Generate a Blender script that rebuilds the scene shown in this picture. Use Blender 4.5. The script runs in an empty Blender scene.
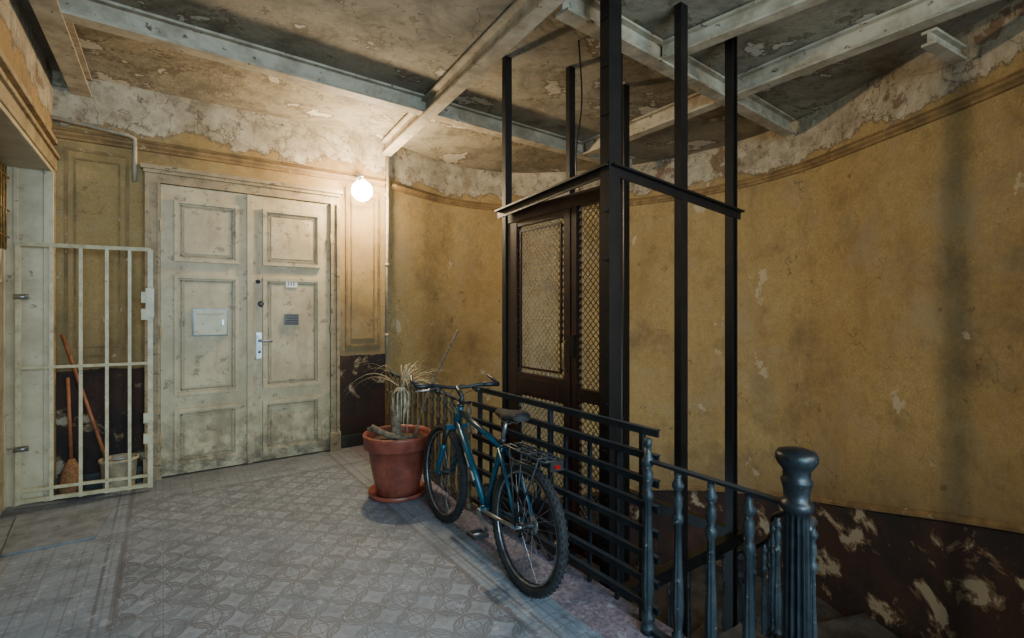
import bpy, math, random
from mathutils import Vector, Matrix
random.seed(7)
PI=math.pi
def lin(c): return tuple(((x/255/12.92) if x/255<=.04045 else ((x/255+.055)/1.055)**2.4) for x in c)+(1,)
# ---------------------------------------------------------------- materials
class G:
    def __init__(s,name,rough=.8,metal=0.0):
        s.m=bpy.data.materials.new(name); s.m.use_nodes=True
        s.nt=s.m.node_tree; s.b=s.nt.nodes['Principled BSDF']
        s.b.inputs['Roughness'].default_value=rough; s.b.inputs['Metallic'].default_value=metal
        s.tc=s.nt.nodes.new('ShaderNodeTexCoord').outputs['Object']
    def put(s,sock,v):
        if isinstance(v,bpy.types.NodeSocket): s.nt.links.new(v,sock)
        else: sock.default_value=v
    def math(s,op,a,b=None,c=None,clamp=False):
        n=s.nt.nodes.new('ShaderNodeMath'); n.operation=op; n.use_clamp=clamp
        for i,v in enumerate((a,b,c)):
            if v is not None: s.put(n.inputs[i],v)
        return n.outputs[0]
    def sep(s,v=None):
        n=s.nt.nodes.new('ShaderNodeSeparateXYZ'); s.put(n.inputs[0],v or s.tc); return n.outputs
    def vs(s,sc,v=None):
        n=s.nt.nodes.new('ShaderNodeVectorMath'); n.operation='MULTIPLY'
        s.put(n.inputs[0],v or s.tc); n.inputs[1].default_value=sc; return n.outputs[0]
    def noise(s,scale,detail=4,rough=.6,vec=None,dist=0):
        n=s.nt.nodes.new('ShaderNodeTexNoise'); s.put(n.inputs['Vector'],vec or s.tc)
        n.inputs['Scale'].default_value=scale; n.inputs['Detail'].default_value=detail
        n.inputs['Roughness'].default_value=rough; n.inputs['Distortion'].default_value=dist
        return n.outputs[0]
    def ramp(s,f,lo,hi,a=0.,b=1.):
        n=s.nt.nodes.new('ShaderNodeMapRange'); n.clamp=True
        s.put(n.inputs[0],f); n.inputs[1].default_value=lo; n.inputs[2].default_value=hi
        n.inputs[3].default_value=a; n.inputs[4].default_value=b; return n.outputs[0]
    def mix(s,f,a,b,mode='MIX'):
        n=s.nt.nodes.new('ShaderNodeMix'); n.data_type='RGBA'; n.blend_type=mode
        s.put(n.inputs[0],f); s.put(n.inputs[6],a); s.put(n.inputs[7],b); return n.outputs[2]
    def color(s,c): s.put(s.b.inputs['Base Color'],c)
    def bump(s,h,st=.3,d=.01):
        n=s.nt.nodes.new('ShaderNodeBump'); n.inputs['Strength'].default_value=st; n.inputs['Distance'].default_value=d
        s.put(n.inputs['Height'],h); s.nt.links.new(n.outputs[0],s.b.inputs['Normal'])
    def attr(s,name):
        n=s.nt.nodes.new('ShaderNodeAttribute'); n.attribute_name=name; return n.outputs['Fac']
    def cracks(s,scale,w0,w1,warp=2.5):
        v=s.nt.nodes.new('ShaderNodeTexVoronoi'); v.feature='DISTANCE_TO_EDGE'; v.inputs['Scale'].default_value=scale
        nn=s.nt.nodes.new('ShaderNodeVectorMath'); nn.operation='ADD'
        nz=s.nt.nodes.new('ShaderNodeTexNoise'); nz.inputs['Scale'].default_value=warp; nz.inputs['Detail'].default_value=6
        s.nt.links.new(s.tc,nz.inputs['Vector']); s.nt.links.new(s.tc,nn.inputs[0]); s.nt.links.new(nz.outputs[1],nn.inputs[1])
        s.nt.links.new(nn.outputs[0],v.inputs['Vector']); return s.ramp(v.outputs[0],w0,w1,1,0)
def worn(name,a,b,c=None,scale=8,rough=.6,metal=0,bump=.2,lo=.4,hi=.62,clo=.62,chi=.66,dust=None,df=.6):
    g=G(name,rough,metal)
    col=g.mix(g.ramp(g.noise(scale,6,.65),lo,hi),lin(a),lin(b))
    if c: col=g.mix(g.ramp(g.noise(scale*2.3,5,.7,vec=g.vs((1.1,1,1.3))),clo,chi),col,lin(c))
    if dust:
        n=g.nt.nodes.new('ShaderNodeNewGeometry'); z=g.sep(n.outputs['Normal'])[2]
        col=g.mix(g.math('MULTIPLY',g.ramp(z,.25,.9),df),col,lin(dust))
    g.color(col)
    if bump: g.bump(g.noise(scale*6,4,.6),bump,.004)
    return g.m
def wall_material(name):
    g=G(name,.88)
    x,y,z=g.sep()
    big=g.noise(.8,5,.6); mid=g.noise(3.2,6,.65,dist=.4); fine=g.noise(60,3,.7); med=g.noise(18,5,.7)
    streak=g.noise(1.0,5,.65,vec=g.vs((3.2,3.2,.8)))
    col=g.mix(g.ramp(big,.35,.66),lin((166,138,84)),lin((146,118,68)))
    col=g.mix(g.ramp(mid,.42,.7,0,.55),col,lin((178,154,106)))
    col=g.mix(g.ramp(streak,.52,.78,0,.4),col,lin((94,74,48)))
    col=g.mix(g.ramp(fine,.35,.7,0,.45),col,lin((104,82,50)))
    col=g.mix(g.ramp(med,.45,.7,0,.35),col,lin((112,90,58)))
    blot=g.noise(1.5,7,.72)
    col=g.mix(g.ramp(blot,.50,.66,0,.6),col,lin((92,74,50)))
    grey=g.noise(1.1,6,.7,vec=g.vs((1.3,1,1.1)),dist=.6)
    col=g.mix(g.ramp(grey,.52,.66,0,.5),col,lin((142,128,100)))
    # worn belt rubbed pale, below shoulder height
    crack=g.math('MULTIPLY',g.cracks(.8,.001,.0045),g.ramp(g.noise(1.1,2),.49,.58,0,.7))
    col=g.mix(crack,col,lin((66,52,36)))
    chip=g.ramp(g.noise(3.0,7,.62,vec=g.vs((1,1,.8))),.65,.665)
    col=g.mix(g.math('MULTIPLY',chip,.75),col,lin((174,160,130)))
    chip2=g.ramp(g.noise(6.5,5,.6,vec=g.vs((1,1.2,1))),.67,.69)
    col=g.mix(g.math('MULTIPLY',chip2,.65),col,lin((92,72,50)))
    # raw plaster band on top
    edge=g.math('ADD',z,g.math('MULTIPLY',g.math('SUBTRACT',g.noise(2.0,8,.72),.5),.6))
    top=g.ramp(edge,3.05,3.08)
    pl=g.mix(g.ramp(g.noise(4,7,.7),.35,.65),lin((126,112,88)),lin((178,166,140)))
    pl=g.mix(g.ramp(g.noise(11,6,.7),.52,.68,0,.7),pl,lin((84,70,52)))
    pl=g.mix(g.ramp(g.noise(2.6,7,.65),.60,.62,0,.8),pl,lin((104,76,50)))
    pl=g.mix(g.math('MULTIPLY',g.cracks(2.2,.004,.014),.7),pl,lin((70,58,44)))
    rim=g.ramp(g.math('ABSOLUTE',g.math('SUBTRACT',edge,3.065)),.0,.02,.7,0)
    col=g.mix(top,col,pl); col=g.mix(rim,col,lin((80,62,42)))
    # painted dado
    dh=g.attr('dh')
    dd=g.math('ADD',dh,g.math('MULTIPLY',g.math('SUBTRACT',g.noise(9,5,.7),.5),.07))
    low=g.ramp(dd,-.005,.005,1,0)
    dc=g.mix(g.ramp(g.noise(2.3,6,.65),.4,.62),lin((54,31,20)),lin((27,20,16)))
    dc=g.mix(g.ramp(g.noise(1.5,6,.6),.55,.65,0,.4),dc,lin((86,60,40)))
    dc=g.mix(g.ramp(g.noise(22,4,.7),.62,.70,0,.5),dc,lin((100,76,50)))
    pn=g.noise(3.1,8,.6,vec=g.vs((1,1,1.1)),dist=.4)
    dc=g.mix(g.ramp(pn,.575,.585,0,.9),dc,lin((96,76,52)))
    dc=g.mix(g.ramp(pn,.61,.62),dc,lin((142,130,106)))
    col=g.mix(low,col,dc)
    col=g.mix(g.math('MULTIPLY',g.ramp(dh,0,.6,.5,0),g.math('SUBTRACT',1.,low)),col,lin((92,74,50)))
    g.color(col)
    h=g.math('ADD',g.math('MULTIPLY',fine,.4),g.math('MULTIPLY',top,g.noise(9,7,.7)))
    h=g.math('SUBTRACT',h,g.math('MULTIPLY',chip,.5))
    g.bump(g.math('ADD',h,g.math('MULTIPLY',mid,.5)),.5,.018)
    return g.m
M_wall=wall_material('old_ochre_plaster')
def ceil_mat():
    g=G('stained_ceiling_plaster',.9)
    col=g.mix(g.ramp(g.noise(1.1,6,.65),.35,.65),lin((122,114,96)),lin((152,142,120)))
    col=g.mix(g.ramp(g.noise(2.4,7,.7,dist=.5),.46,.66,0,.85),col,lin((84,76,60)))
    pe=g.noise(1.7,8,.64)
    col=g.mix(g.ramp(pe,.565,.575,0,.7),col,lin((88,74,54)))
    col=g.mix(g.ramp(pe,.60,.61,0,.85),col,lin((184,176,158)))
    col=g.mix(g.ramp(g.noise(30,3,.6),.4,.7,0,.25),col,lin((74,64,48)))
    col=g.mix(g.math('MULTIPLY',g.cracks(1.3,.002,.008),g.ramp(g.noise(.9,2),.4,.55,0,.8)),col,lin((50,42,32)))
    g.color(col); g.bump(g.noise(7,8,.7),.6,.03); return g.m
M_ceil=ceil_mat()
def floor_mat():
    g=G('patterned_cement_tiles',.55)
    x,y,z=g.sep(); T=.2
    p=g.math('SUBTRACT',g.math('FRACT',g.math('DIVIDE',g.math('ADD',x,5.),T)),.5)
    q=g.math('SUBTRACT',g.math('FRACT',g.math('DIVIDE',g.math('ADD',y,5.),T)),.5)
    ap=g.math('ABSOLUTE',p); aq=g.math('ABSOLUTE',q)
    def ln(a,b): return g.math('SQRT',g.math('ADD',g.math('MULTIPLY',a,a),g.math('MULTIPLY',b,b)))
    def near(v,c,w): return g.ramp(g.math('ABSOLUTE',g.math('SUBTRACT',v,c)),w*.6,w,1,0)
    cp=g.math('SUBTRACT',.5,ap); cq=g.math('SUBTRACT',.5,aq)
    rc=ln(p,q); rk=ln(cp,cq)
    mx=lambda a,b:g.math('MAXIMUM',a,b)
    lines=mx(mx(near(rc,.45,.035),near(rk,.45,.035)),mx(near(rc,.36,.02),near(rk,.2,.025)))
    fill=g.math('MULTIPLY',g.ramp(rc,.33,.36,1,0),g.ramp(g.math('ADD',ap,aq),.12,.14,1,0))
    lens=g.ramp(mx(rc,rk),.44,.45,1,0)
    base=g.mix(lens,lin((122,132,142)),lin((106,116,127)))
    base=g.mix(g.math('MULTIPLY',fill,.4),base,lin((104,94,98)))
    fld=g.mix(g.math('MULTIPLY',lines,.75),base,lin((80,72,73)))
    grid=mx(near(ap,.25,.03),near(aq,.25,.03)); dot=g.ramp(rk,.10,.12,1,0)
    brd=g.mix(g.math('MULTIPLY',grid,.5),lin((122,132,142)),lin((88,86,90)))
    brd=g.mix(g.math('MULTIPLY',dot,.5),brd,lin((98,86,88)))
    inside=g.math('MULTIPLY',g.math('MULTIPLY',g.ramp(x,-.205,-.195),g.ramp(x,1.395,1.405,1,0)),g.ramp(y,4.795,4.805,1,0))
    col=g.mix(inside,brd,fld)
    bx=mx(near(x,-.2,.022),mx(near(x,1.4,.022),near(y,4.8,.022)))
    bx=mx(bx,mx(near(x,-.28,.01),near(x,1.48,.01)))
    col=g.mix(g.math('MULTIPLY',bx,.75),col,lin((80,76,78)))
    # rubbed-away pattern and dust
    wear=g.noise(1.6,7,.7)
    col=g.mix(g.ramp(wear,.44,.64,.05,.75),col,lin((118,126,134)))
    grout=mx(g.ramp(ap,.485,.495),g.ramp(aq,.485,.495))
    col=g.mix(g.math('MULTIPLY',grout,.5),col,lin((62,65,69)))
    v=g.nt.nodes.new('ShaderNodeTexVoronoi'); v.inputs['Scale'].default_value=55; g.nt.links.new(g.tc,v.inputs['Vector'])
    ter=g.mix(g.ramp(g.sep(v.outputs['Color'])[0],.3,.7),lin((122,114,126)),lin((94,86,98)))
    col=g.mix(g.ramp(x,1.64,1.645),col,ter)
    col=g.mix(g.ramp(g.noise(4.5,7,.7),.46,.68,0,.65),col,lin((70,75,82)))
    col=g.mix(g.ramp(g.noise(10,6,.72),.58,.64,0,.5),col,lin((160,167,173)))
    col=g.mix(g.ramp(g.noise(38,3,.7),.62,.68,0,.6),col,lin((176,180,184)))
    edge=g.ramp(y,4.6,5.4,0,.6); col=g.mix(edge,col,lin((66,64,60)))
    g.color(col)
    g.put(g.b.inputs['Roughness'],g.ramp(wear,.3,.7,.45,.8))
    g.bump(g.math('SUBTRACT',g.noise(25,5,.7),grout),.25,.004)
    return g.m
M_floor=floor_mat()
def door_mat():
    g=G('cream_door_paint',.5)
    col=g.mix(g.ramp(g.noise(3,6,.65),.4,.62),lin((182,166,128)),lin((162,144,106)))
    col=g.mix(g.ramp(g.noise(1,5,.7,vec=g.vs((9,9,2)),dist=.5),.50,.72,0,.5),col,lin((122,102,70)))
    col=g.mix(g.ramp(g.noise(9,7,.7,vec=g.vs((1.1,1,1.3))),.58,.64,0,.75),col,lin((112,92,64)))
    col=g.mix(g.ramp(g.noise(24,4,.7),.66,.69,0,.8),col,lin((74,58,40)))
    z=g.sep()[2]
    col=g.mix(g.math('MULTIPLY',g.ramp(z,.0,.7,.9,0),g.ramp(g.noise(6,7,.7),.40,.58)),col,lin((84,70,50)))
    g.color(col); g.bump(g.noise(14,6,.7),.35,.006); return g.m
M_door=door_mat()
M_frame=worn('door_frame_paint',(156,136,98),(128,108,76),(90,74,50),scale=6,rough=.6,clo=.56,chi=.64)
M_white=worn('white_gloss_paint',(190,178,146),(168,154,122),(110,94,70),scale=5,rough=.45,clo=.62,chi=.7)
M_gate=worn('cream_metal_paint',(190,180,144),(164,152,116),(90,64,40),scale=14,rough=.45,clo=.63,chi=.69)
M_beam=worn('dusty_steel_beam',(164,154,132),(132,120,98),(82,68,50),scale=6,rough=.7)
M_black=worn('black_painted_steel',(13,12,12),(23,20,18),(62,50,38),scale=9,rough=.42,metal=.2,clo=.68,chi=.76)
M_rail=worn('dark_blue_grey_iron',(22,27,31),(34,40,45),(76,82,86),scale=12,rough=.42,metal=.3,clo=.66,chi=.74,dust=(78,88,96),df=.45)
M_cast=worn('dusty_cast_iron',(48,58,62),(30,38,42),(124,126,120),scale=14,rough=.5,metal=.3)
M_castwarm=worn('pale_cast_iron',(118,104,80),(84,72,54),(54,46,36),scale=14,rough=.6,metal=.1)
M_newel=worn('newel_iron',(20,26,30),(38,45,49),(112,114,108),scale=16,rough=.4,metal=.4,clo=.67,chi=.72)
M_cage=worn('lift_brown_paint',(54,28,20),(32,19,15),(92,60,40),scale=7,rough=.38)
M_mesh=worn('lift_mesh_wire',(160,152,130),(118,108,88),scale=20,rough=.6,metal=.0,bump=0)
M_terra=worn('terracotta_glaze',(138,72,56),(108,54,42),(170,132,108),scale=9,rough=.42,clo=.64,chi=.74)
M_soil=worn('dry_soil',(50,36,26),(84,66,48),scale=40,rough=.95,bump=.8)
M_bark=worn('dry_bark',(122,108,86),(78,66,50),scale=30,rough=.9,bump=.7)
M_leaf=worn('dry_straw_leaf',(186,174,142),(132,116,86),scale=20,rough=.85,bump=0)
M_tyre=worn('dusty_tyre',(22,23,24),(38,40,41),(78,78,76),scale=25,rough=.85,clo=.62,chi=.75)
M_teal=worn('teal_bike_paint',(24,82,102),(18,60,80),(96,116,122),scale=10,rough=.35,metal=.2,clo=.66,chi=.76)
M_chrome=worn('bike_metal',(168,172,174),(118,120,120),scale=14,rough=.32,metal=.85,bump=0)
M_bk=worn('bike_black_plastic',(18,19,21),(30,31,33),scale=20,rough=.5,bump=.1,dust=(60,68,74),df=.45)
M_red=worn('red_reflector',(150,20,18),(110,14,12),rough=.25,bump=0)
M_brass=worn('grille_brass',(150,118,60),(100,78,40),scale=20,rough=.5,metal=.5,bump=0)
M_dark=worn('dark_glass',(18,18,18),(30,29,27),rough=.2,bump=0)
M_wood=worn('broom_wood',(144,90,54),(108,64,38),scale=12,rough=.6)
M_straw=worn('broom_straw',(140,96,58),(96,64,38),scale=50,rough=.9,bump=.6)
M_bucket=worn('bucket_plastic',(170,156,126),(130,116,90),scale=8,rough=.5)
M_step=worn('worn_stone_step',(70,64,58),(44,40,36),(30,26,24),scale=6,rough=.8)
M_mat=worn('concrete_patch',(114,120,124),(92,96,98),(72,74,74),scale=9,rough=.85)
M_pipe=worn('grey_conduit',(160,150,128),(128,118,98),scale=8,rough=.6)
M_trim=worn('ochre_moulding',(134,106,64),(102,80,48),(156,140,108),scale=6,rough=.8)
M_plate=worn('enamel_plate',(214,212,202),(190,186,172),scale=20,rough=.3,bump=0)
M_letter=worn('letter_box_metal',(158,146,114),(134,122,92),(100,86,62),scale=5,rough=.4,metal=.2,clo=.6,chi=.7)
M_skirt=worn('dark_green_skirting',(42,46,38),(28,30,26),(104,96,76),scale=8,rough=.6)
g=G('lamp_glass'); g.b.inputs['Base Color'].default_value=(1,.9,.7,1)
g.b.inputs['Emission Color'].default_value=(1,.86,.64,1); g.b.inputs['Emission Strength'].default_value=60; M_lamp=g.m
# ---------------------------------------------------------------- mesh builder
class MB:
    def __init__(s,name):
        s.name=name; s.v=[]; s.f=[]; s.fm=[]; s.sm=[]; s.mats=[]; s.M=Matrix.Identity(4); s.dh=None
    def mi(s,m):
        if m not in s.mats: s.mats.append(m)
        return s.mats.index(m)
    def add(s,vs,fs,m,smooth=False):
        o=len(s.v); s.v+= [s.M@Vector(v) for v in vs]; i=s.mi(m)
        for f in fs: s.f.append([o+k for k in f]); s.fm.append(i); s.sm.append(smooth)
    def box(s,lo,hi,m,bev=0):
        x0,y0,z0=lo; x1,y1,z1=hi
        vs=[(x0,y0,z0),(x1,y0,z0),(x1,y1,z0),(x0,y1,z0),(x0,y0,z1),(x1,y0,z1),(x1,y1,z1),(x0,y1,z1)]
        s.add(vs,[(0,3,2,1),(4,5,6,7),(0,1,5,4),(1,2,6,5),(2,3,7,6),(3,0,4,7)],m)
    def bar(s,p0,p1,w,h,m,up=(0,0,1)):
        p0=Vector(p0);p1=Vector(p1); d=(p1-p0).normalized(); up=Vector(up)
        if abs(d.dot(up))>.98: up=Vector((0,1,0))
        r=d.cross(up).normalized()*w/2; u=r.cross(d).normalized()*h/2
        vs=[p+a*r+b*u for p in (p0,p1) for a,b in ((-1,-1),(1,-1),(1,1),(-1,1))]
        s.add(vs,[(0,1,2,3),(7,6,5,4),(0,4,5,1),(1,5,6,2),(2,6,7,3),(3,7,4,0)],m)
    def ibeam(s,p0,p1,w,h,m):
        p0=Vector(p0);p1=Vector(p1); t=.018
        s.bar(p0,p1,w,t,m); s.bar(p0+Vector((0,0,h-t)),p1+Vector((0,0,h-t)),w,t,m)
        c=Vector((0,0,(h-t)/2)); s.bar(p0+c,p1+c,t,h-t*1.0,m)
    def tube(s,path,r,m,seg=8,cap=True,smooth=True,closed=False):
        P=[Vector(p) for p in path]; n=len(P)
        R=r if isinstance(r,(list,tuple)) else [r]*n
        vs=[];fs=[]; prev=None
        for i,p in enumerate(P):
            if closed: d=(P[(i+1)%n]-P[i-1])
            else: d=(P[min(i+1,n-1)]-P[max(i-1,0)])
            d.normalize()
            if prev is None:
                a=Vector((0,0,1)) if abs(d.z)<.9 else Vector((1,0,0)); x=d.cross(a).normalized()
            else: x=(prev-d*prev.dot(d)).normalized()
            prev=x; y=d.cross(x)
            for k in range(seg):
                t=2*PI*k/seg; vs.append(p+R[i]*(math.cos(t)*x+math.sin(t)*y))
        for i in range(n if closed else n-1):
            j=(i+1)%n
            for k in range(seg):
                l=(k+1)%seg; fs.append((i*seg+k,i*seg+l,j*seg+l,j*seg+k))
        if cap and not closed: fs+= [tuple(range(seg))[::-1],tuple((n-1)*seg+k for k in range(seg))]
        s.add(vs,fs,m,smooth)
    def lathe(s,prof,o,m,seg=20,flute=0,fd=.0,fz=(0,0),smooth=True,axis=None):
        vs=[];fs=[]; o=Vector(o)
        Q=axis or Matrix.Identity(3)
        for r,z in prof:
            for k in range(seg):
                t=2*PI*k/seg; rr=r
                if flute and fz[0]<=z<=fz[1]: rr=r*(1-fd*(.5-.5*math.cos(flute*t)))
                vs.append(o+Q@Vector((rr*math.cos(t),rr*math.sin(t),z)))
        n=len(prof)
        for i in range(n-1):
            for k in range(seg):
                l=(k+1)%seg; fs.append((i*seg+k,i*seg+l,(i+1)*seg+l,(i+1)*seg+k))
        fs+=[tuple(range(seg))[::-1],tuple((n-1)*seg+k for k in range(seg))]
        s.add(vs,fs,m,smooth)
    def ribbon(s,path,w,m,side):
        P=[Vector(p) for p in path]; n=len(P); side=Vector(side).normalized(); vs=[];fs=[]
        for i,p in enumerate(P):
            t=i/(n-1); ww=w*(1-t**1.5*.95)*.5
            d=(P[min(i+1,n-1)]-P[max(i-1,0)]).normalized(); nn=d.cross(side).normalized()*ww*.35
            vs+=[p-side*ww,p+nn,p+side*ww]
        for i in range(n-1):
            a=i*3;b=a+3; fs+=[(a,a+1,b+1,b),(a+1,a+2,b+2,b+1)]
        s.add(vs,fs,m,True)
    def finish(s,dh=None,bevel=0):
        me=bpy.data.meshes.new(s.name); me.from_pydata([tuple(v) for v in s.v],[],s.f)
        for m in s.mats: me.materials.append(m)
        for p,i,q in zip(me.polygons,s.fm,s.sm): p.material_index=i; p.use_smooth=q
        if dh:
            a=me.attributes.new('dh','FLOAT','POINT')
            for i,v in enumerate(me.vertices): a.data[i].value=dh(v.co)
        me.update(); ob=bpy.data.objects.new(s.name,me); bpy.context.collection.objects.link(ob)
        if bevel:
            b=ob.modifiers.new('bev','BEVEL'); b.width=bevel; b.segments=2; b.limit_method='ANGLE'
        return ob
def cr(P,n=8):
    P=[Vector(p) for p in P]; Q=[P[0]*2-P[1]]+P+[P[-1]*2-P[-2]]; out=[]
    for i in range(1,len(Q)-2):
        a,b,c,d=Q[i-1:i+3]
        for k in range(n):
            t=k/n; out.append(.5*((2*b)+(c-a)*t+(2*a-5*b+4*c-d)*t*t+(3*b-a-3*c+d)*t**3))
    out.append(P[-1]); return out
# ---------------------------------------------------------------- room shell
H=3.45; VW=5.4; UL=-.73; BOT=-3.4
C=Vector((2.66,2.5,0))
wp=cr([(2.07,5.4,0),(2.6,5.63,0),(3.2,5.8,0),(3.89,5.72,0),(4.45,5.34,0),(4.93,4.79,0),(5.3,4.0,0),(5.42,3.2,0),(5.3,2.4,0),(4.97,1.71,0),(4.38,.68,0),(3.7,-.1,0),(2.9,-.75,0)],8)
def ang(p):
    a=math.degrees(math.atan2(p.y-C.y,p.x-C.x))
    if a<-125: a+=360
    return a
def zstep(a): return -.0122*(a+111)
def dado(p): return .9+zstep(ang(p)) if ang(p)>-111 else .9
w=MB('wall_right'); vs=[];fs=[]; zs=[BOT,-2,-1,0,1,2,3,H+.02]
for p in wp:
    for z in zs: vs.append((p.x,p.y,z))
nz=len(zs)
for i in range(len(wp)-1):
    for j in range(nz-1): fs.append((i*nz+j,i*nz+j+1,(i+1)*nz+j+1,(i+1)*nz+j))
w.add(vs,fs,M_wall,True); w.finish(dh=lambda c:c.z-dado(c))
w=MB('wall_back'); w.box((UL-.5,VW,BOT),(2.07,VW+.25,H+.02),M_wall); w.finish(dh=lambda c:c.z-1.0)
OP0,OP1,OPH=3.55,5.28,2.62
w=MB('wall_left')
w.box((UL-.3,-3,-.2),(UL,OP0,H),M_wall); w.box((UL-.3,OP1,-.2),(UL,VW,H),M_wall); w.box((UL-.3,OP0,OPH),(UL,OP1,H),M_wall)
w.finish(dh=lambda c:c.z-1.0)
f=MB('floor'); pts=[(-1.4,-3),(1.95,-3),(1.95,3.3),(2.12,5.4),(-1.4,5.4)]
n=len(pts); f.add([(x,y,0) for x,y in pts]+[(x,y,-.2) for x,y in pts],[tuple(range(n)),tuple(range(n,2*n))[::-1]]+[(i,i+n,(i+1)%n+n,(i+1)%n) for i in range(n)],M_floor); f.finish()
f=MB('floor_lower'); f.box((-1.4,-3,BOT-.1),(5.8,6.2,BOT),M_step); f.finish()
f=MB('ceiling'); f.box((-1.4,-3,H),(5.8,6.2,H+.1),M_ceil); f.finish()
def sweep(name,path,zf,prof,m,inward=True):
    b=MB(name); vs=[];fs=[]; n=len(path);k=len(prof)
    for i,p in enumerate(path):
        d=(path[min(i+1,n-1)]-path[max(i-1,0)]).normalized(); nr=Vector((-d.y,d.x,0))
        if nr.dot(C-p)<0: nr=-nr
        for o,z in prof: q=p+nr*o; vs.append((q.x,q.y,zf(p)+z))
    for i in range(n-1):
        for j in range(k-1): fs.append((i*k+j,i*k+j+1,(i+1)*k+j+1,(i+1)*k+j))
    b.add(vs,fs,m); return b.finish()
prof=[(0,-.04),(.02,-.035),(.02,-.015),(.04,0),(.045,.02),(.025,.035),(.02,.05),(0,.06)]
flat=[Vector((UL,VW-.001,0)),Vector((.5,VW-.001,0)),Vector((2.06,VW-.001,0))]
sweep('trim_1',wp[1:],lambda p:2.94,prof,M_trim)
sweep('trim_2',flat,lambda p:2.94,prof,M_trim)
sweep('trim_3',wp,dado,[(0,-.02),(.02,-.015),(.025,.01),(.012,.02),(.012,.035),(0,.04)],M_trim)
b=MB('baseboard_back'); b.box((1.54,VW-.02,0),(2.07,VW,.13),M_skirt); b.box((UL,VW-.02,0),(-.15,VW,.13),M_skirt); b.finish()
b=MB('trim_4')
def rect(b,u0,u1,z0,z1,t,m):
    for a in ((u0,z0,u1,z0+t),(u0,z1-t,u1,z1),(u0,z0+t,u0+t,z1-t),(u1-t,z0+t,u1,z1-t)): b.box((a[0],VW-.012,a[1]),(a[2],VW,a[3]),m)
rect(b,-.66,-.24,1.1,2.84,.022,M_trim); rect(b,-.6,-.30,1.18,2.76,.012,M_trim)
rect(b,1.62,2.0,1.1,2.84,.022,M_trim); rect(b,1.68,1.94,1.18,2.76,.012,M_trim)
b.finish()
b=MB('trim_5')
b.box((UL-.28,OP1-.03,0),(UL+.02,OP1,OPH),M_white); b.box((UL-.28,OP0,OPH-.03),(UL+.02,OP1-.03,OPH),M_white)
b.box((UL-.2,OP1-.045,0),(UL-.17,OP1-.03,OPH-.03),M_white); b.box((UL-.03,OP1-.05,0),(UL+.03,OP1-.03,OPH-.03),M_white)
b.box((UL,OP0-.12,OPH),(UL+.03,OP1+.1,OPH+.1),M_frame); b.box((UL,OP0-.12,OPH+.1),(UL+.05,OP1+.1,OPH+.13),M_frame)
b.box((UL,OP0-.12,2.84),(UL+.035,OP1+.1,2.88),M_frame)
b.box((UL,OP0-.12,0),(UL+.03,OP0,OPH),M_frame); b.box((UL,OP1,0),(UL+.025,VW-.02,OPH),M_frame)
b.finish(bevel=.004)
b=MB('grilled_side_door'); x=UL-.24
b.box((x-.04,OP0+.01,0),(x,OP1-.04,1.95),M_white); b.box((x-.04,OP0+.01,1.95),(x-.02,OP1-.04,OPH-.04),M_dark)
for v in (OP0+.01,OP0+.8,OP1-.06): b.box((x-.02,v,1.95),(x+.005,v+.02,OPH-.04),M_white)
b.box((x,OP0+.1,.2),(x+.015,OP1-.14,.23),M_white); b.box((x,OP0+.1,1.7),(x+.015,OP1-.14,1.73),M_white)
for k in range(22): b.tube([(x+.02,OP0+.12+k*.07,1.95),(x+.02,OP0+.12+k*.07,OPH-.05)],.006,M_brass,6)
for z in (2.05,2.25,2.5): b.tube([(x+.02,OP0+.01,z),(x+.02,OP1-.05,z)],.006,M_brass,6)
b.finish()
# ---------------------------------------------------------------- main double door
d=MB('door_1'); y=VW
def fr(lo,hi,m): d.box(lo,hi,m)
for (u0,u1) in ((-.13,-.02),(1.45,1.54)):
    s_=1 if u0<0 else -1
    fr((u0,y-.05,0),(u1,y,2.63),M_frame)
    a=u0 if s_>0 else u1-.03
    fr((a,y-.075,.2),(a+.03,y-.05,2.63),M_frame)
    a=u1-.02 if s_>0 else u0
    fr((a,y-.065,.2),(a+.02,y-.05,2.63),M_frame)
    fr((u0-.01,y-.08,0),(u1+.01,y-.05,.2),M_frame)
fr((-.13,y-.05,2.63),(1.54,y,2.71),M_frame); fr((-.16,y-.09,2.74),(1.57,y,2.775),M_frame); fr((-.14,y-.07,2.71),(1.55,y,2.74),M_frame)
def leaf(u0,u1):
    yb=y-.03
    fr((u0,yb,.01),(u1,y,2.625),M_door)
    ia,ib=u0+.10,u1-.10
    for z0,z1 in ((.10,.60),(.72,1.82),(1.94,2.5)):
        t=.032
        for a in ((ia,z0,ib,z0+t),(ia,z1-t,ib,z1),(ia,z0+t,ia+t,z1-t),(ib-t,z0+t,ib,z1-t)):
            fr((a[0],yb-.026,a[1]),(a[2],yb,a[3]),M_door)
        t2=.048
        for a in ((ia+t2,z0+t2,ib-t2,z0+t2+.012),(ia+t2,z1-t2-.012,ib-t2,z1-t2),(ia+t2,z0+t2,ia+t2+.012,z1-t2),(ib-t2-.012,z0+t2,ib-t2,z1-t2)):
            fr((a[0],yb-.010,a[1]),(a[2],yb,a[3]),M_frame)
        fr((ia+.075,yb-.014,z0+.075),(ib-.075,yb,z1-.075),M_door)
leaf(-.018,.695); leaf(.702,1.448)
fr((.665,y-.055,.01),(.712,y-.03,2.62),M_door)
fr((.6955,y-.0305,.01),(.7015,y-.005,2.62),M_dark)
d.box((.22,y-.064,1.26),(.50,y-.044,1.51),M_dark); d.box((.23,y-.082,1.27),(.49,y-.064,1.50),M_letter)
d.box((.45,y-.092,1.36),(.468,y-.082,1.41),M_chrome); d.box((.25,y-.0835,1.46),(.47,y-.082,1.465),M_frame)
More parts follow.
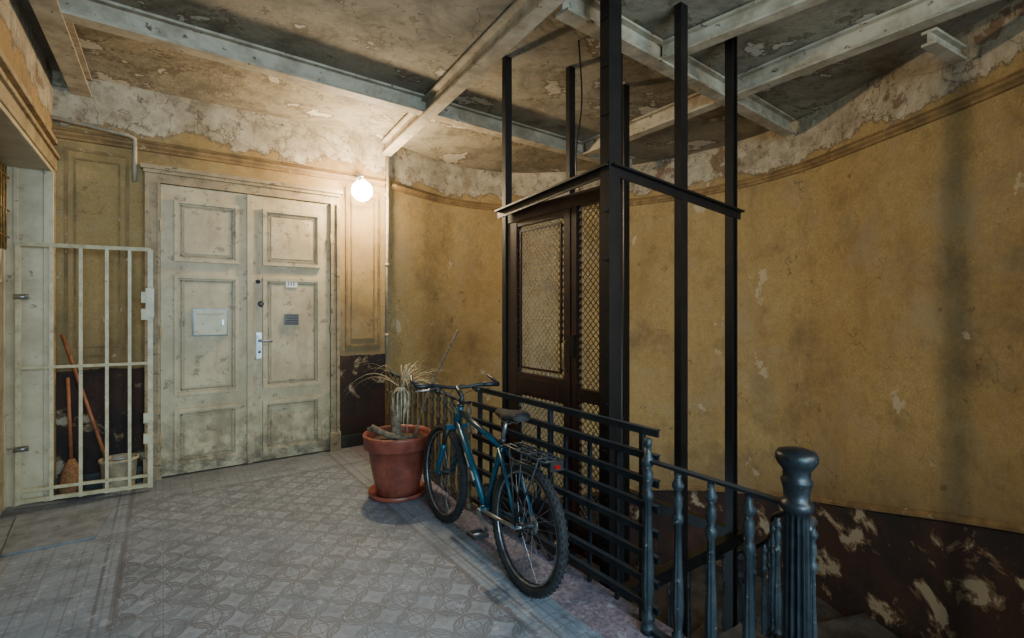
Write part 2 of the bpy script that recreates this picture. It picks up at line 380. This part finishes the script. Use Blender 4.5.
d.box((1.01,y-.052,1.73),(1.12,y-.044,1.80),M_plate)
for k,q in enumerate((1.03,1.055,1.08)): d.box((q,y-.054,1.75),(q+.012,y-.052,1.785),M_dark)
d.box((1.00,y-.062,1.35),(1.13,y-.044,1.46),M_dark)
for k in range(4): d.box((1.01,y-.066,1.365+k*.024),(1.12,y-.062,1.375+k*.024),M_black)
Qy=Matrix.Rotation(PI/2,3,'X')
d.lathe([(.03,0),(.03,.02),(.02,.028),(.0,.028)],(.79,y-.03,1.56),M_black,16,axis=Qy)
d.lathe([(.02,0),(.02,.015),(.0,.018)],(.76,y-.03,1.78),M_black,16,axis=Qy)
d.box((.745,y-.04,1.02),(.795,y-.03,1.28),M_chrome)
d.tube([(.77,y-.04,1.20),(.77,y-.085,1.20),(.785,y-.095,1.20),(.88,y-.095,1.195)],.012,M_chrome,8)
d.lathe([(.014,0),(.014,.015),(0,.015)],(.77,y-.04,1.09),M_dark,12,axis=Qy)
for z in (.35,1.3,2.25):
    for u in (-.02,1.45): d.tube([(u,y-.06,z-.05),(u,y-.06,z+.05)],.012,M_frame,8)
d.finish(bevel=.003)
# ---------------------------------------------------------------- gate
b=MB('metal_gate'); A=Vector((-.89,5.17,0)); B=Vector((-.085,5.05,0)); 
def gp(t,z): p=A.lerp(B,t); return (p.x,p.y,z)
for t,wd in ((0,.03),(.235,.022),(.45,.022),(.65,.022),(.83,.022),(1,.035)): b.bar(gp(t,.03),gp(t,2.0),wd,wd*.8,M_gate)
for z,wd in ((2.0,.03),(1.06,.022),(.13,.022),(.05,.03)): b.bar(gp(0,z),gp(1,z),.02,wd,M_gate)
for z in (1.62,1.48): b.box((B.x-.06,B.y-.03,z-.06),(B.x+.02,B.y+.02,z+.03),M_gate)
b.box((B.x-.03,B.y-.035,1.44),(B.x+.025,B.y-.028,1.68),M_letter)
for z in (.45,.62): b.box((B.x-.045,B.y-.03,z-.05),(B.x+.02,B.y+.02,z+.03),M_gate)
for z in (.45,1.6): b.tube([(A.x-.02,A.y-.02,z),(A.x+.06,A.y-.02,z)],.02,M_chrome,8)
for z in (.3,1.7): b.tube([(B.x,B.y,z),(B.x-.02,VW-.08,z)],.012,M_gate,6)
b.finish()
b=MB('straw_broom'); o=Vector((-.60,5.27,0))
b.tube([o+Vector((0,0,.02)),o+Vector((0,0,.12)),o+Vector((0,0,.22)),o+Vector((.0,.0,.30))],[.08,.075,.055,.022],M_straw,14)
for k in range(40):
    a=random.random()*2*PI; r=.085*math.sqrt(random.random())
    b.tube([o+Vector((r*.3*math.cos(a),r*.3*math.sin(a),.28)),o+Vector((r*math.cos(a)*1.05,r*math.sin(a)*.8,.0))],.003,M_straw,4)
b.tube([o+Vector((0,0,.28)),o+Vector((-.03,.06,.95))],.012,M_wood,8); b.finish()
b=MB('mop_stick'); b.tube([(-.33,5.29,.045),(-.67,5.38,1.3)],.013,M_wood,8)
for k in range(24):
    a=k/24*2*PI; b.tube([(-.33,5.29,.14),(-.33+.035*math.cos(a),5.29+.035*math.sin(a),.04)],.006,M_leaf,4)
b.finish()
b=MB('plastic_bucket'); b.lathe([(.10,0.0),(.105,.01),(.125,.24),(.135,.245),(.135,.265),(.125,.265),(.118,.23),(.1,.03),(0,.03)],(-.30,5.25,0),M_bucket,28)
b.tube([(-.30+.13*math.cos(t),5.25-.03*math.sin(t)-.01,.25+.01*math.sin(t)) for t in [PI*k/12 for k in range(13)]],.004,M_chrome,6)
b.finish()
b=MB('doormat'); 
q=[(-.86,4.95),(-.30,4.78),(-.36,4.2),(-.8,4.22)]
b.add([(x,y,.001) for x,y in q]+[(x,y,.014) for x,y in q],[(3,2,1,0),(4,5,6,7),(0,1,5,4),(1,2,6,5),(2,3,7,6),(3,0,4,7)],M_mat); b.finish()
b=MB('electrical_conduit'); b.tube([(UL,VW-.06,3.05),(-.24,VW-.06,3.0),(-.2,VW-.06,2.98),(-.2,VW-.02,2.9),(-.2,VW-.02,2.62)],.017,M_pipe,8); b.finish()
b=MB('wall_pipe'); b.tube([(2.08,VW-.03,0.9),(2.08,VW-.03,2.0),(2.09,VW-.03,3.25)],.017,M_pipe,8)
for z in (1.2,2.0,2.8): b.tube([(2.08,VW-.03,z),(2.08,VW-.03,z+.03)],.024,M_pipe,8)
b.finish()
LP=Vector((1.755,5.25,2.79))
b=MB('wall_lamp')
b.lathe([(.06,0),(.06,.015),(.035,.02),(.03,.05),(0,.05)],(LP.x,VW,LP.z+.16),M_plate,16,axis=Qy)
b.tube([(LP.x,VW-.04,LP.z+.16),(LP.x,LP.y+.03,LP.z+.165),(LP.x,LP.y,LP.z+.14),(LP.x,LP.y,LP.z+.09)],.02,M_plate,10)
b.lathe([(.035,.07),(.042,.085),(.042,.12),(.0,.12)],LP,M_plate,16)
b.lathe([(max(.001,.11*math.sin(t)),-.11*math.cos(t)) for t in [PI*k/16 for k in range(17)]],LP,M_lamp,24)
b.finish()
# ---------------------------------------------------------------- ceiling beams
zb=3.29
def beam(name,p0,p1,wd=.11,h=.16,z=zb):
    b=MB(name); b.ibeam((p0[0],p0[1],z+.009),(p1[0],p1[1],z+.009),wd,h-.002,M_beam); b.finish()
beam('steel_beam',(-.55,4.02),(4.9,4.22))
beam('steel_beam',(2.07,5.39),(1.72,1.0),z=3.26)
beam('steel_beam',(1.95,2.22),(5.2,2.42),z=3.28)
beam('steel_beam',(3.98,4.1),(3.86,.3),z=3.285)
beam('steel_beam',(-.62,-2.9),(-.55,5.39),z=3.28,wd=.13)
beam('steel_beam',(1.72,.95),(3.3,.5),z=3.28)
beam('steel_beam',(2.95,2.25),(3.15,.9),z=3.30,wd=.09,h=.13)
beam('steel_beam',(4.0,1.0),(4.45,.95),z=3.2,wd=.08,h=.1)
# ---------------------------------------------------------------- lift shaft
b=MB('elevator_shaft')
ZB=BOT
def post(u,v,s,z1=H):
    b.bar((u-s/2+.006,v,ZB),(u-s/2+.006,v,z1),.012,s,M_black,up=(0,1,0)); b.bar((u,v,ZB),(u,v,z1),s*.9,.014,M_black,up=(0,1,0)); b.bar((u+s/2-.006,v,ZB),(u+s/2-.006,v,z1),.012,s,M_black,up=(0,1,0))
def solidpost(u,v,a,c): b.box((u-a/2,v-c/2,ZB),(u+a/2,v+c/2,H),M_black)
solidpost(2.06,1.93,.09,.07); solidpost(2.17,2.00,.07,.05)
solidpost(2.70,1.92,.07,.05); post(3.28,1.92,.06)
solidpost(2.165,3.10,.06,.045); solidpost(2.67,2.93,.06,.045); solidpost(3.27,2.9,.07,.06)
for k in range(20):
    b.box((2.005,1.905,-2+k*.27),(2.012,1.955,-1.985+k*.27),M_black)
n0=Vector((2.03,1.90,2.31)); nr=Vector((3.36,1.90,2.20)); nl=Vector((2.11,3.14,2.26)); bk=Vector((3.33,2.95,2.2))
for p,q in ((n0,nr),(n0,nl)):
    b.bar(p,q,.07,.012,M_black); b.bar(p-Vector((0,0,.03)),q-Vector((0,0,.03)),.012,.05,M_black)
for z in (-.12,-2.6):
    for p,q in ((n0,nr),(n0,nl),(nl,bk),(nr,bk)):
        b.bar((p.x,p.y,z),(q.x,q.y,z),.06,.08,M_black)
b.tube([(2.68,2.4,H),(2.68,2.4,-3)],.008,M_black,6)
b.tube(cr([(2.45,2.6,H),(2.46,2.58,3.0),(2.42,2.6,2.6),(2.48,2.62,2.3),(2.46,2.6,2.0)],6),.006,M_black,6)
b.finish()
b=MB('elevator_gate'); U=2.17
def fbox(v0,v1,z0,z1,t=.04,m=M_cage): b.box((U-t/2,v0,z0),(U+t/2,v1,z1),m)
def mesh(v0,v1,z0,z1,s=.046):
    x=U; n=int((v1-v0+z1-z0)/s)+1
    for k in range(1,n):
        c=k*s
        a0=max(0,c-(z1-z0)); a1=min(v1-v0,c)
        if a1>a0:
            b.bar((x,v0+a0,z0+c-a0),(x,v0+a1,z0+c-a1),.0045,.0045,M_mesh)
            b.bar((x+.006,v1-a0,z0+c-a0),(x+.006,v1-a1,z0+c-a1),.0045,.0045,M_mesh)
for v0,v1 in ((2.36,2.42),(2.95,3.06),(2.30,2.345),(2.04,2.10)): fbox(v0,v1,-.05,2.24,.05)
fbox(2.02,3.06,2.16,2.25,.06); fbox(2.42,2.95,2.12,2.16,.045); fbox(2.42,2.95,.88,1.04,.045); fbox(2.47,2.90,.91,1.01,.06)
fbox(2.42,2.95,-.05,.16,.045); fbox(2.10,2.30,.92,1.00,.045); fbox(2.10,2.30,-.05,.16,.045); fbox(2.42,2.95,.54,.57,.03)
mesh(2.42,2.95,1.04,2.12); mesh(2.42,2.95,.16,.88); mesh(2.10,2.30,1.00,2.16); mesh(2.10,2.30,.16,.92)
for v0,v1,z0,z1 in ((2.46,2.91,1.08,2.08),): 
    for p,q in (((v0,z0),(v1,z0)),((v0,z1),(v1,z1)),((v0,z0),(v0,z1)),((v1,z0),(v1,z1))):
        b.bar((U-.012,p[0],p[1]),(U-.012,q[0],q[1]),.014,.014,M_cage)
b.tube([(U-.03,2.39,1.1),(U-.06,2.39,1.12),(U-.06,2.39,1.28),(U-.03,2.39,1.3)],.008,M_brass,8)
b.box((U-.05,2.30,1.2),(U-.025,2.34,1.34),M_black)
b.finish()
# ---------------------------------------------------------------- stairs
rad=[(ang(p),(p-C).length) for p in wp]; rad.sort()
def rout(a):
    for (a0,r0),(a1,r1) in zip(rad,rad[1:]):
        if a0<=a<=a1: return r0+(r1-r0)*(a-a0)/(a1-a0)
    return rad[0][1] if a<rad[0][0] else rad[-1][1]
s=MB('staircase'); RI=1.0; a=-104.; k=1; da=14
while a<150:
    z=-.17*k-.1; N=4; vs=[]
    for zz in (z,z-.04,z-.3):
        for i in range(N+1):
            t=math.radians(a-1.2+(da+1.2)*i/N); ro=rout(a-1.2+(da+1.2)*i/N)-.01
            if a<-75: ro=min(ro,3.0)
            for r in (RI,ro): vs.append((C.x+r*math.cos(t),C.y+r*math.sin(t),zz))
    L=2*(N+1); fs=[]
    for i in range(N):
        o=2*i; fs.append((o,o+1,o+3,o+2)); fs.append((2*L+o,2*L+o+2,2*L+o+3,2*L+o+1))
        fs.append((o,o+2,2*L+o+2,2*L+o)); fs.append((o+1,2*L+o+1,2*L+o+3,o+3))
    fs.append((0,2*L,2*L+1,1)); o=2*N; fs.append((o,o+1,2*L+o+1,2*L+o))
    s.add(vs,fs,M_step); a+=da; k+=1
s.finish()
# ---------------------------------------------------------------- balusters / railings
def baluster(b,x,y,z0,h,m,sc=1.0):
    P=[(.030,0),(.030,.03),(.020,.04),(.027,.055),(.027,.075),(.017,.09),(.021,.12),(.026,.2),(.023,.3),(.0175,.42),(.0155,.56),(.022,.575),(.025,.59),(.022,.605),(.014,.62),(.021,.655),(.020,.69),(.012,.71),(.024,.73),(.026,.745),(.015,.765),(.013,.8)]
    b.lathe([(r*sc,z/.8*h) for r,z in P],(x,y,z0),m,32,flute=8,fd=.25,fz=(.11*h/.8,.565*h/.8))
r=MB('iron_railing'); RU=1.84
for v in (1.324,1.165,1.005): baluster(r,RU,v,0,.79,M_cast)
baluster(r,RU,1.487,0,.86,M_cast,1.15)
r.lathe([(.012,.86),(.02,.875),(.016,.9),(.003,.905)],(RU,1.487,0),M_cast,14)
r.bar((RU,1.487,.80),(RU,.85,.80),.035,.012,M_rail); r.bar((RU,1.487,.02),(RU,.85,.02),.04,.02,M_rail)
NP=[(.08,0),(.08,.06),(.06,.08),(.068,.1),(.068,.14),(.048,.17),(.046,.2),(.043,.5),(.040,.76),(.040,.78),(.052,.79),(.055,.805),(.05,.82),(.042,.825),(.043,.86),(.05,.885),(.052,.895),(.044,.905),(.045,.93),(.06,.95),(.068,.965),(.068,.985),(.06,.997),(.035,1.005),(.001,1.008)]
r.lathe(NP,(RU+.0,.83,0),M_newel,72,flute=12,fd=.34,fz=(.19,.77))
RX=1.87
for k in range(8):
    z=.925-.118*k
    r.bar((RX,1.45,z),(RX,3.12,z),.012,.034,M_rail)
    r.bar((RX,1.45,z+.016),(RX,3.12,z+.016),.028,.005,M_rail)
for v in (1.56,2.25,3.05): r.bar((RX+.02,v,0),(RX+.02,v,.93),.03,.02,M_rail,up=(0,1,0))
for v in (1.75,1.95,2.15,2.4,2.6,2.8,2.95): r.bar((RX+.05,v,0),(RX+.05,v,.80),.018,.018,M_rail,up=(0,1,0))
r.bar((RX+.05,1.5,.80),(RX+.05,3.12,.80),.04,.012,M_rail)
r.finish()
r=MB('cast_iron_balustrade'); p0=Vector((1.88,3.2,0)); p1=Vector((2.08,5.33,0))
for k in range(15):
    p=p0.lerp(p1,k/14); baluster(r,p.x,p.y,0,.79,M_castwarm)
r.bar(p0+Vector((0,0,.80)),p1+Vector((0,0,.80)),.05,.018,M_rail); r.bar(p0+Vector((0,0,.012)),p1+Vector((0,0,.012)),.04,.022,M_rail)
r.finish()
r=MB('stair_railing'); path=[]
for a,rr in ((-113,1.80),(-109,1.70),(-103,1.55),(-95,1.32),(-82,1.12),(-66,1.06),(-50,1.05),(-30,1.05),(-10,1.05),(10,1.05),(30,1.05),(50,1.05),(70,1.05)):
    t=math.radians(a); z=zstep(a)+.68
    path.append((C.x+rr*math.cos(t),C.y+rr*math.sin(t),min(z,.68)))
sp=cr(path,6)
r.tube(sp,.017,M_rail,8)
r.tube([p-Vector((0,0,.66)) for p in sp],.014,M_rail,6)
acc=0
for i in range(1,len(sp)):
    acc+=(sp[i]-sp[i-1]).length
    if acc>.17: acc=0; baluster(r,sp[i].x,sp[i].y,sp[i].z-.70,.70,M_cast,.85)
r.finish()
# ---------------------------------------------------------------- bicycle
b=MB('bicycle')
b.M=Matrix.Translation((1.567,2.09,0))@Matrix.Rotation(math.radians(3),4,'Y')@Matrix.Rotation(math.radians(87),4,'Z')
R=.34
def wheel(cx,rear):
    c=Vector((cx,0,R))
    circ=lambda rr,y=0,n=48:[c+Vector((rr*math.cos(2*PI*k/n),y,rr*math.sin(2*PI*k/n))) for k in range(n)]
    b.tube(circ(R-.027),.026,M_tyre,10,closed=True)
    b.tube(circ(R-.055,.008),.007,M_chrome,6,closed=True); b.tube(circ(R-.055,-.008),.007,M_bk,6,closed=True)
    for k in range(60):
        t=2*PI*k/60
        for yy in (-.014,.014,0):
            tt=t+(0 if yy else PI/60); rr=R-.001-(.004 if yy else 0); p=c+Vector((rr*math.cos(tt),yy,rr*math.sin(tt)))
            tn=Vector((-math.sin(tt),0,math.cos(tt)))*.006; b.bar(p-tn,p+tn,.009,.008,M_tyre,up=(math.cos(tt),0,math.sin(tt)))
    for k in range(28):
        t=2*PI*k/28; sy=.03 if k%2 else -.03; t2=t+(.5 if (k//2)%2 else -.5)
        b.tube([c+Vector((.022*math.cos(t2),sy,.022*math.sin(t2))),c+Vector(((R-.06)*math.cos(t),0,(R-.06)*math.sin(t)))],.0014,M_chrome,4,cap=False)
    b.tube([c+Vector((0,-.065,0)),c+Vector((0,.065,0))],.008,M_chrome,8)
    b.tube([c+Vector((0,-.035,0)),c+Vector((0,-.03,0)),c+Vector((0,-.022,0)),c+Vector((0,.022,0)),c+Vector((0,.03,0)),c+Vector((0,.035,0))],[.026,.026,.015,.015,.026,.026],M_bk,12)
    if rear:
        for j,rr in enumerate((.05,.044,.038,.032)): b.tube([c+Vector((0,-.040-.005*j,0)),c+Vector((0,-.043-.005*j,0))],rr,M_chrome,18)
wheel(0,True); wheel(1.05,False)
V3=lambda x,y,z:Vector((x,y,z))
BB=V3(.43,0,.29); ST=V3(.275,0,.74); HT=V3(.835,0,.85); HB=V3(.875,0,.72)
b.tube([BB,ST],.017,M_teal,12); b.tube([ST+V3(.01,0,-.04),HT-V3(-.01,0,.04)],.018,M_teal,12); b.tube([BB,HB+V3(-.005,0,.025)],.022,M_teal,12)
dd_=(HB-BB); 
for t0,t1 in ((.30,.42),(.46,.62)): b.tube([BB+dd_*t0+V3(0,0,.006),BB+dd_*t1+V3(0,0,.008)],.0228,M_plate,12)
b.tube([HB,HT],.024,M_teal,12); b.tube([BB-V3(0,.04,0),BB+V3(0,.04,0)],.024,M_teal,12)
b.tube([HB-V3(-.003,0,.012),HB],.027,M_bk,12); b.tube([HT,HT+V3(-.004,0,.014)],.026,M_bk,12)
for sgn in (-1,1):
    b.tube([BB+V3(-.02,sgn*.03,0),V3(.25,sgn*.045,.31),V3(0,sgn*.062,R)],[.012,.011,.010],M_chrome if sgn>0 else M_teal,8)
    b.tube([ST+V3(.01,sgn*.018,-.05),V3(.17,sgn*.045,.60),V3(0,sgn*.062,R)],[.011,.011,.009],M_teal,8)
    b.tube([HB+V3(.01,sgn*.062,-.02),V3(.945,sgn*.062,.56)],.014,M_bk,10)
    b.tube([V3(.945,sgn*.062,.57),V3(.95,sgn*.062,.54),V3(1.035,sgn*.062,R+.01),V3(1.05,sgn*.06,R)],[.021,.02,.017,.012],M_teal,10)
    for q in (V3(.955,0,.57),V3(.12,0,.60)): b.tube([q+V3(.03*(1 if q.x>.5 else -1),sgn*.05,.0),q+V3(.035*(1 if q.x>.5 else -1),sgn*.045,.09)],.006,M_bk,6)
b.bar(HB+V3(.012,-.08,-.02),HB+V3(.012,.08,-.02),.035,.03,M_teal); b.tube([V3(.965,-.06,.60),V3(.975,0,.70),V3(.965,.06,.60)],.009,M_teal,8)
b.tube([ST,V3(.245,0,.86)],.0135,M_chrome,10); b.tube([ST+V3(.003,0,-.02),ST+V3(-.003,0,.012)],.021,M_bk,10)
secs=[(.10,.060,.030,.918),(.13,.078,.038,.918),(.19,.076,.038,.910),(.25,.050,.034,.906),(.31,.030,.030,.906),(.36,.022,.024,.904),(.385,.010,.012,.898)]
SN=14; vs=[];fs=[]
for x,wy,hz,zc in secs:
    for k in range(SN):
        t=2*PI*k/SN; z=math.sin(t)*hz; z=z if z>0 else z*.7
        vs.append((x-.02,wy*math.cos(t),zc+z-.015))
for i in range(len(secs)-1):
    for k in range(SN): l=(k+1)%SN; fs.append((i*SN+k,i*SN+l,(i+1)*SN+l,(i+1)*SN+k))
fs+=[tuple(range(SN)),tuple((len(secs)-1)*SN+k for k in range(SN))]
b.add(vs,fs,M_tyre,True)
for sg in (-1,1): b.tube([V3(.12,sg*.03,.885),V3(.17,sg*.022,.855),V3(.27,sg*.022,.855),V3(.33,sg*.01,.88)],.004,M_chrome,6)
b.tube([HT,HT+V3(-.018,0,.075)],.0145,M_bk,10); SC=V3(.90,0,.965); b.tube([HT+V3(-.015,0,.065),SC],.017,M_bk,10)
hb=cr([(SC.x-.035,-.31,.985),(SC.x-.02,-.17,.985),(SC.x,-.07,.968),(SC.x,.07,.968),(SC.x-.02,.17,.985),(SC.x-.035,.31,.985)],5)
b.tube(hb,.0125,M_bk,10)
for sg in (-1,1):
    b.tube([V3(SC.x-.022,sg*.19,.985),V3(SC.x-.035,sg*.315,.985)],.017,M_bk,12)
    b.tube([V3(SC.x-.035,sg*.31,.985),V3(SC.x+.05,sg*.315,1.01),V3(SC.x+.10,sg*.30,1.035)],.012,M_bk,8)
    b.tube([V3(SC.x-.01,sg*.17,.975),V3(SC.x+.04,sg*.17,.955),V3(SC.x+.05,sg*.20,.945),V3(SC.x+.045,sg*.29,.94)],[.012,.009,.006,.005],M_chrome,8)
    b.tube([V3(SC.x-.02,sg*.155,.965),V3(SC.x-.02,sg*.155,.935)],.022,M_bk,10)
    b.tube(cr([(SC.x+.03,sg*.15,.96),(SC.x+.14,sg*.08,.96),(SC.x+.12,-sg*.02,.86),(SC.x+.02,-sg*.03,.78)],6),.0035,M_bk,6)
    b.tube(cr([(SC.x-.01,sg*.14,.95),(SC.x+.09,sg*.10,.90),(SC.x+.03,-sg*.03,.82),(SC.x-.10,-sg*.025,.80)],6),.0032,M_bk,6)
b.tube([V3(.82,.018,.83),V3(.30,.016,.735)],.003,M_bk,6)
Qc=Matrix.Rotation(PI/2,3,'X')
for rr,yy in ((.085,-.052),(.068,-.045),(.05,-.039)):
    b.lathe([(rr-.012,0),(rr,0),(rr,.003),(rr-.012,.003)],BB+V3(0,yy,0),M_bk,28,axis=Qc)
b.lathe([(.001,0),(.028,0),(.028,.02),(.001,.02)],BB+V3(0,-.04,0),M_bk,16,axis=Qc)
for sg,dirv in ((1,V3(-.15,0,-.07)),(-1,V3(.15,0,.07))):
    p=BB+V3(0,sg*.062,0); q=p+dirv+V3(0,sg*.012,0); b.tube([BB+V3(0,sg*.03,0),p],.012,M_chrome,8); b.bar(p,q,.014,.026,M_chrome)
    b.tube([q,q+V3(0,sg*.1,0)],.006,M_chrome,6)
    for dx in (-.04,.04): b.bar(q+V3(dx,sg*.02,0),q+V3(dx,sg*.105,0),.012,.022,M_bk)
    for dy in (.02,.105): b.bar(q+V3(-.045,sg*dy,0),q+V3(.045,sg*dy,0),.01,.02,M_bk)
b.tube([V3(0,-.045,R+.045),BB+V3(0,-.05,.085)],.004,M_bk,6); b.tube([V3(0,-.045,R-.045),BB+V3(0,-.05,-.085)],.004,M_bk,6)
b.tube([V3(.01,-.06,R-.02),V3(.05,-.055,.22)],.009,M_bk,6)
for yy in (-.06,-.02,.02,.06): b.tube([V3(.20,yy*.6,.735),V3(.15,yy,.745),V3(-.22,yy,.74)],.0055,M_bk,6)
for xx in (.15,.05,-.05,-.15,-.22): b.tube([V3(xx,-.062,.742),V3(xx,.062,.742)],.0055,M_bk,6)
for sg in (-1,1):
    for xx in (.10,-.02,-.17): b.tube([V3(xx,sg*.062,.742),V3(-.005,sg*.075,R+.02)],.005,M_bk,6)
    b.tube([V3(.18,sg*.04,.74),ST+V3(.0,sg*.02,-.05)],.005,M_bk,6)
    b.tube([V3(-.17,sg*.066,.70),V3(.08,sg*.07,.69)],.004,M_bk,6)
b.box((-.245,-.04,.70),(-.23,.04,.745),M_bk); b.box((-.252,-.016,.712),(-.245,.016,.73),M_red)
b.finish()
# ---------------------------------------------------------------- plant pot
PX,PY=1.565,3.80
b=MB('potted_dry_yucca')
b.lathe([(.20,0),(.23,.01),(.235,.045),(.225,.045),(.21,.018),(.0,.018)],(PX,PY,0),M_terra,40)
b.lathe([(.165,.02),(.17,.03),(.215,.25),(.235,.385),(.262,.39),(.27,.40),(.272,.475),(.278,.485),(.275,.50),(.255,.50),(.245,.47),(.24,.43),(.0,.44)],(PX,PY,0),M_terra,48)
b.lathe([(.24,.44),(.12,.452),(.001,.458)],(PX,PY,0),M_soil,24)
top=Vector((PX+.05,PY+.05,.86))
b.tube(cr([(PX+.0,PY,.44),(PX-.01,PY+.02,.56),(PX+.02,PY+.03,.70),tuple(top)],5),[.045,.044,.042,.04,.04,.042,.042,.04,.038,.04,.042,.042,.04,.042,.045,.03],M_bark,10)
b.tube(cr([(PX-.20,PY+.06,.56),(PX-.10,PY-.02,.50),(PX+.02,PY-.10,.47),(PX+.10,PY-.06,.46)],4),.024,M_bark,8)
b.tube([(PX-.22,PY+.1,.54),(PX-.03,PY+.0,.46)],.018,M_bark,8)
for k in range(48):
    a=random.uniform(-1.9,1.2) if k%3 else random.random()*2*PI
    el=random.uniform(.5,1.45); L=random.uniform(.30,.48); dr=random.uniform(.1,.8)
    h=Vector((math.cos(a),math.sin(a),0)); P=[]
    for i in range(9):
        t=i/8; P.append(top+h*(.02+L*t*math.cos(el)+dr*.25*t*t)+Vector((0,0,L*t*math.sin(el)-dr*.5*t*t*t*L/.4)))
    b.ribbon(P,.012,M_leaf,Vector((-h.y,h.x,random.uniform(-.5,.5))))
for k in range(30):
    a=random.random()*2*PI; h=Vector((math.cos(a),math.sin(a),0)); q=random.uniform(.7,1.3)
    b.ribbon([top+h*.03,top+h*.08*q+Vector((0,0,-.05)),top+h*.09+Vector((0,0,-.16)),top+h*.06*q+Vector((0,0,-.30*q))],.014,M_leaf,Vector((-h.y,h.x,0)))
b.tube(cr([(PX+.12,PY-.05,.45),(PX+.28,PY-.02,.85),(PX+.52,PY-.08,1.33)],5),.010,M_bark,6)
b.finish()
# ---------------------------------------------------------------- light
def light(n,t,loc,e,col,size=None,target=None,sy=None):
    l=bpy.data.lights.new(n,t); l.energy=e; l.color=col
    if t=='AREA': l.shape='RECTANGLE'; l.size=size; l.size_y=sy or size
    else: l.shadow_soft_size=size or .06
    o=bpy.data.objects.new(n,l); o.location=loc; bpy.context.collection.objects.link(o)
    if target: o.rotation_euler=(Vector(target)-Vector(loc)).to_track_quat('-Z','Y').to_euler()
    return o
light('lamp_bulb','POINT',LP-Vector((0,.15,.0)),230,(1,.78,.50),.08)
light('stairwell_window_light','AREA',(.3,-2.6,2.1),340,(.50,.77,1),2.4,(1.0,4,.2),1.8)
light('stair_fill_light','AREA',(2.6,-1.6,2.3),85,(1,.93,.80),1.6,(4.6,4,.9),1.6)  # added fill to brighten the curved wall and stairwell, no fitting here
wd=bpy.data.worlds.new('world'); bpy.context.scene.world=wd; wd.use_nodes=True
wd.node_tree.nodes['Background'].inputs[0].default_value=(.56,.80,1,1); wd.node_tree.nodes['Background'].inputs[1].default_value=1.7
# ---------------------------------------------------------------- camera
cam=bpy.data.cameras.new('camera'); cam.sensor_width=36; cam.lens=489/1024*36; cam.shift_y=-9/1024; cam.clip_start=.05
o=bpy.data.objects.new('camera',cam); o.location=(0,0,1.5); o.rotation_euler=(PI/2,0,-math.atan2(.581,.814)); bpy.context.collection.objects.link(o)
bpy.context.scene.camera=o
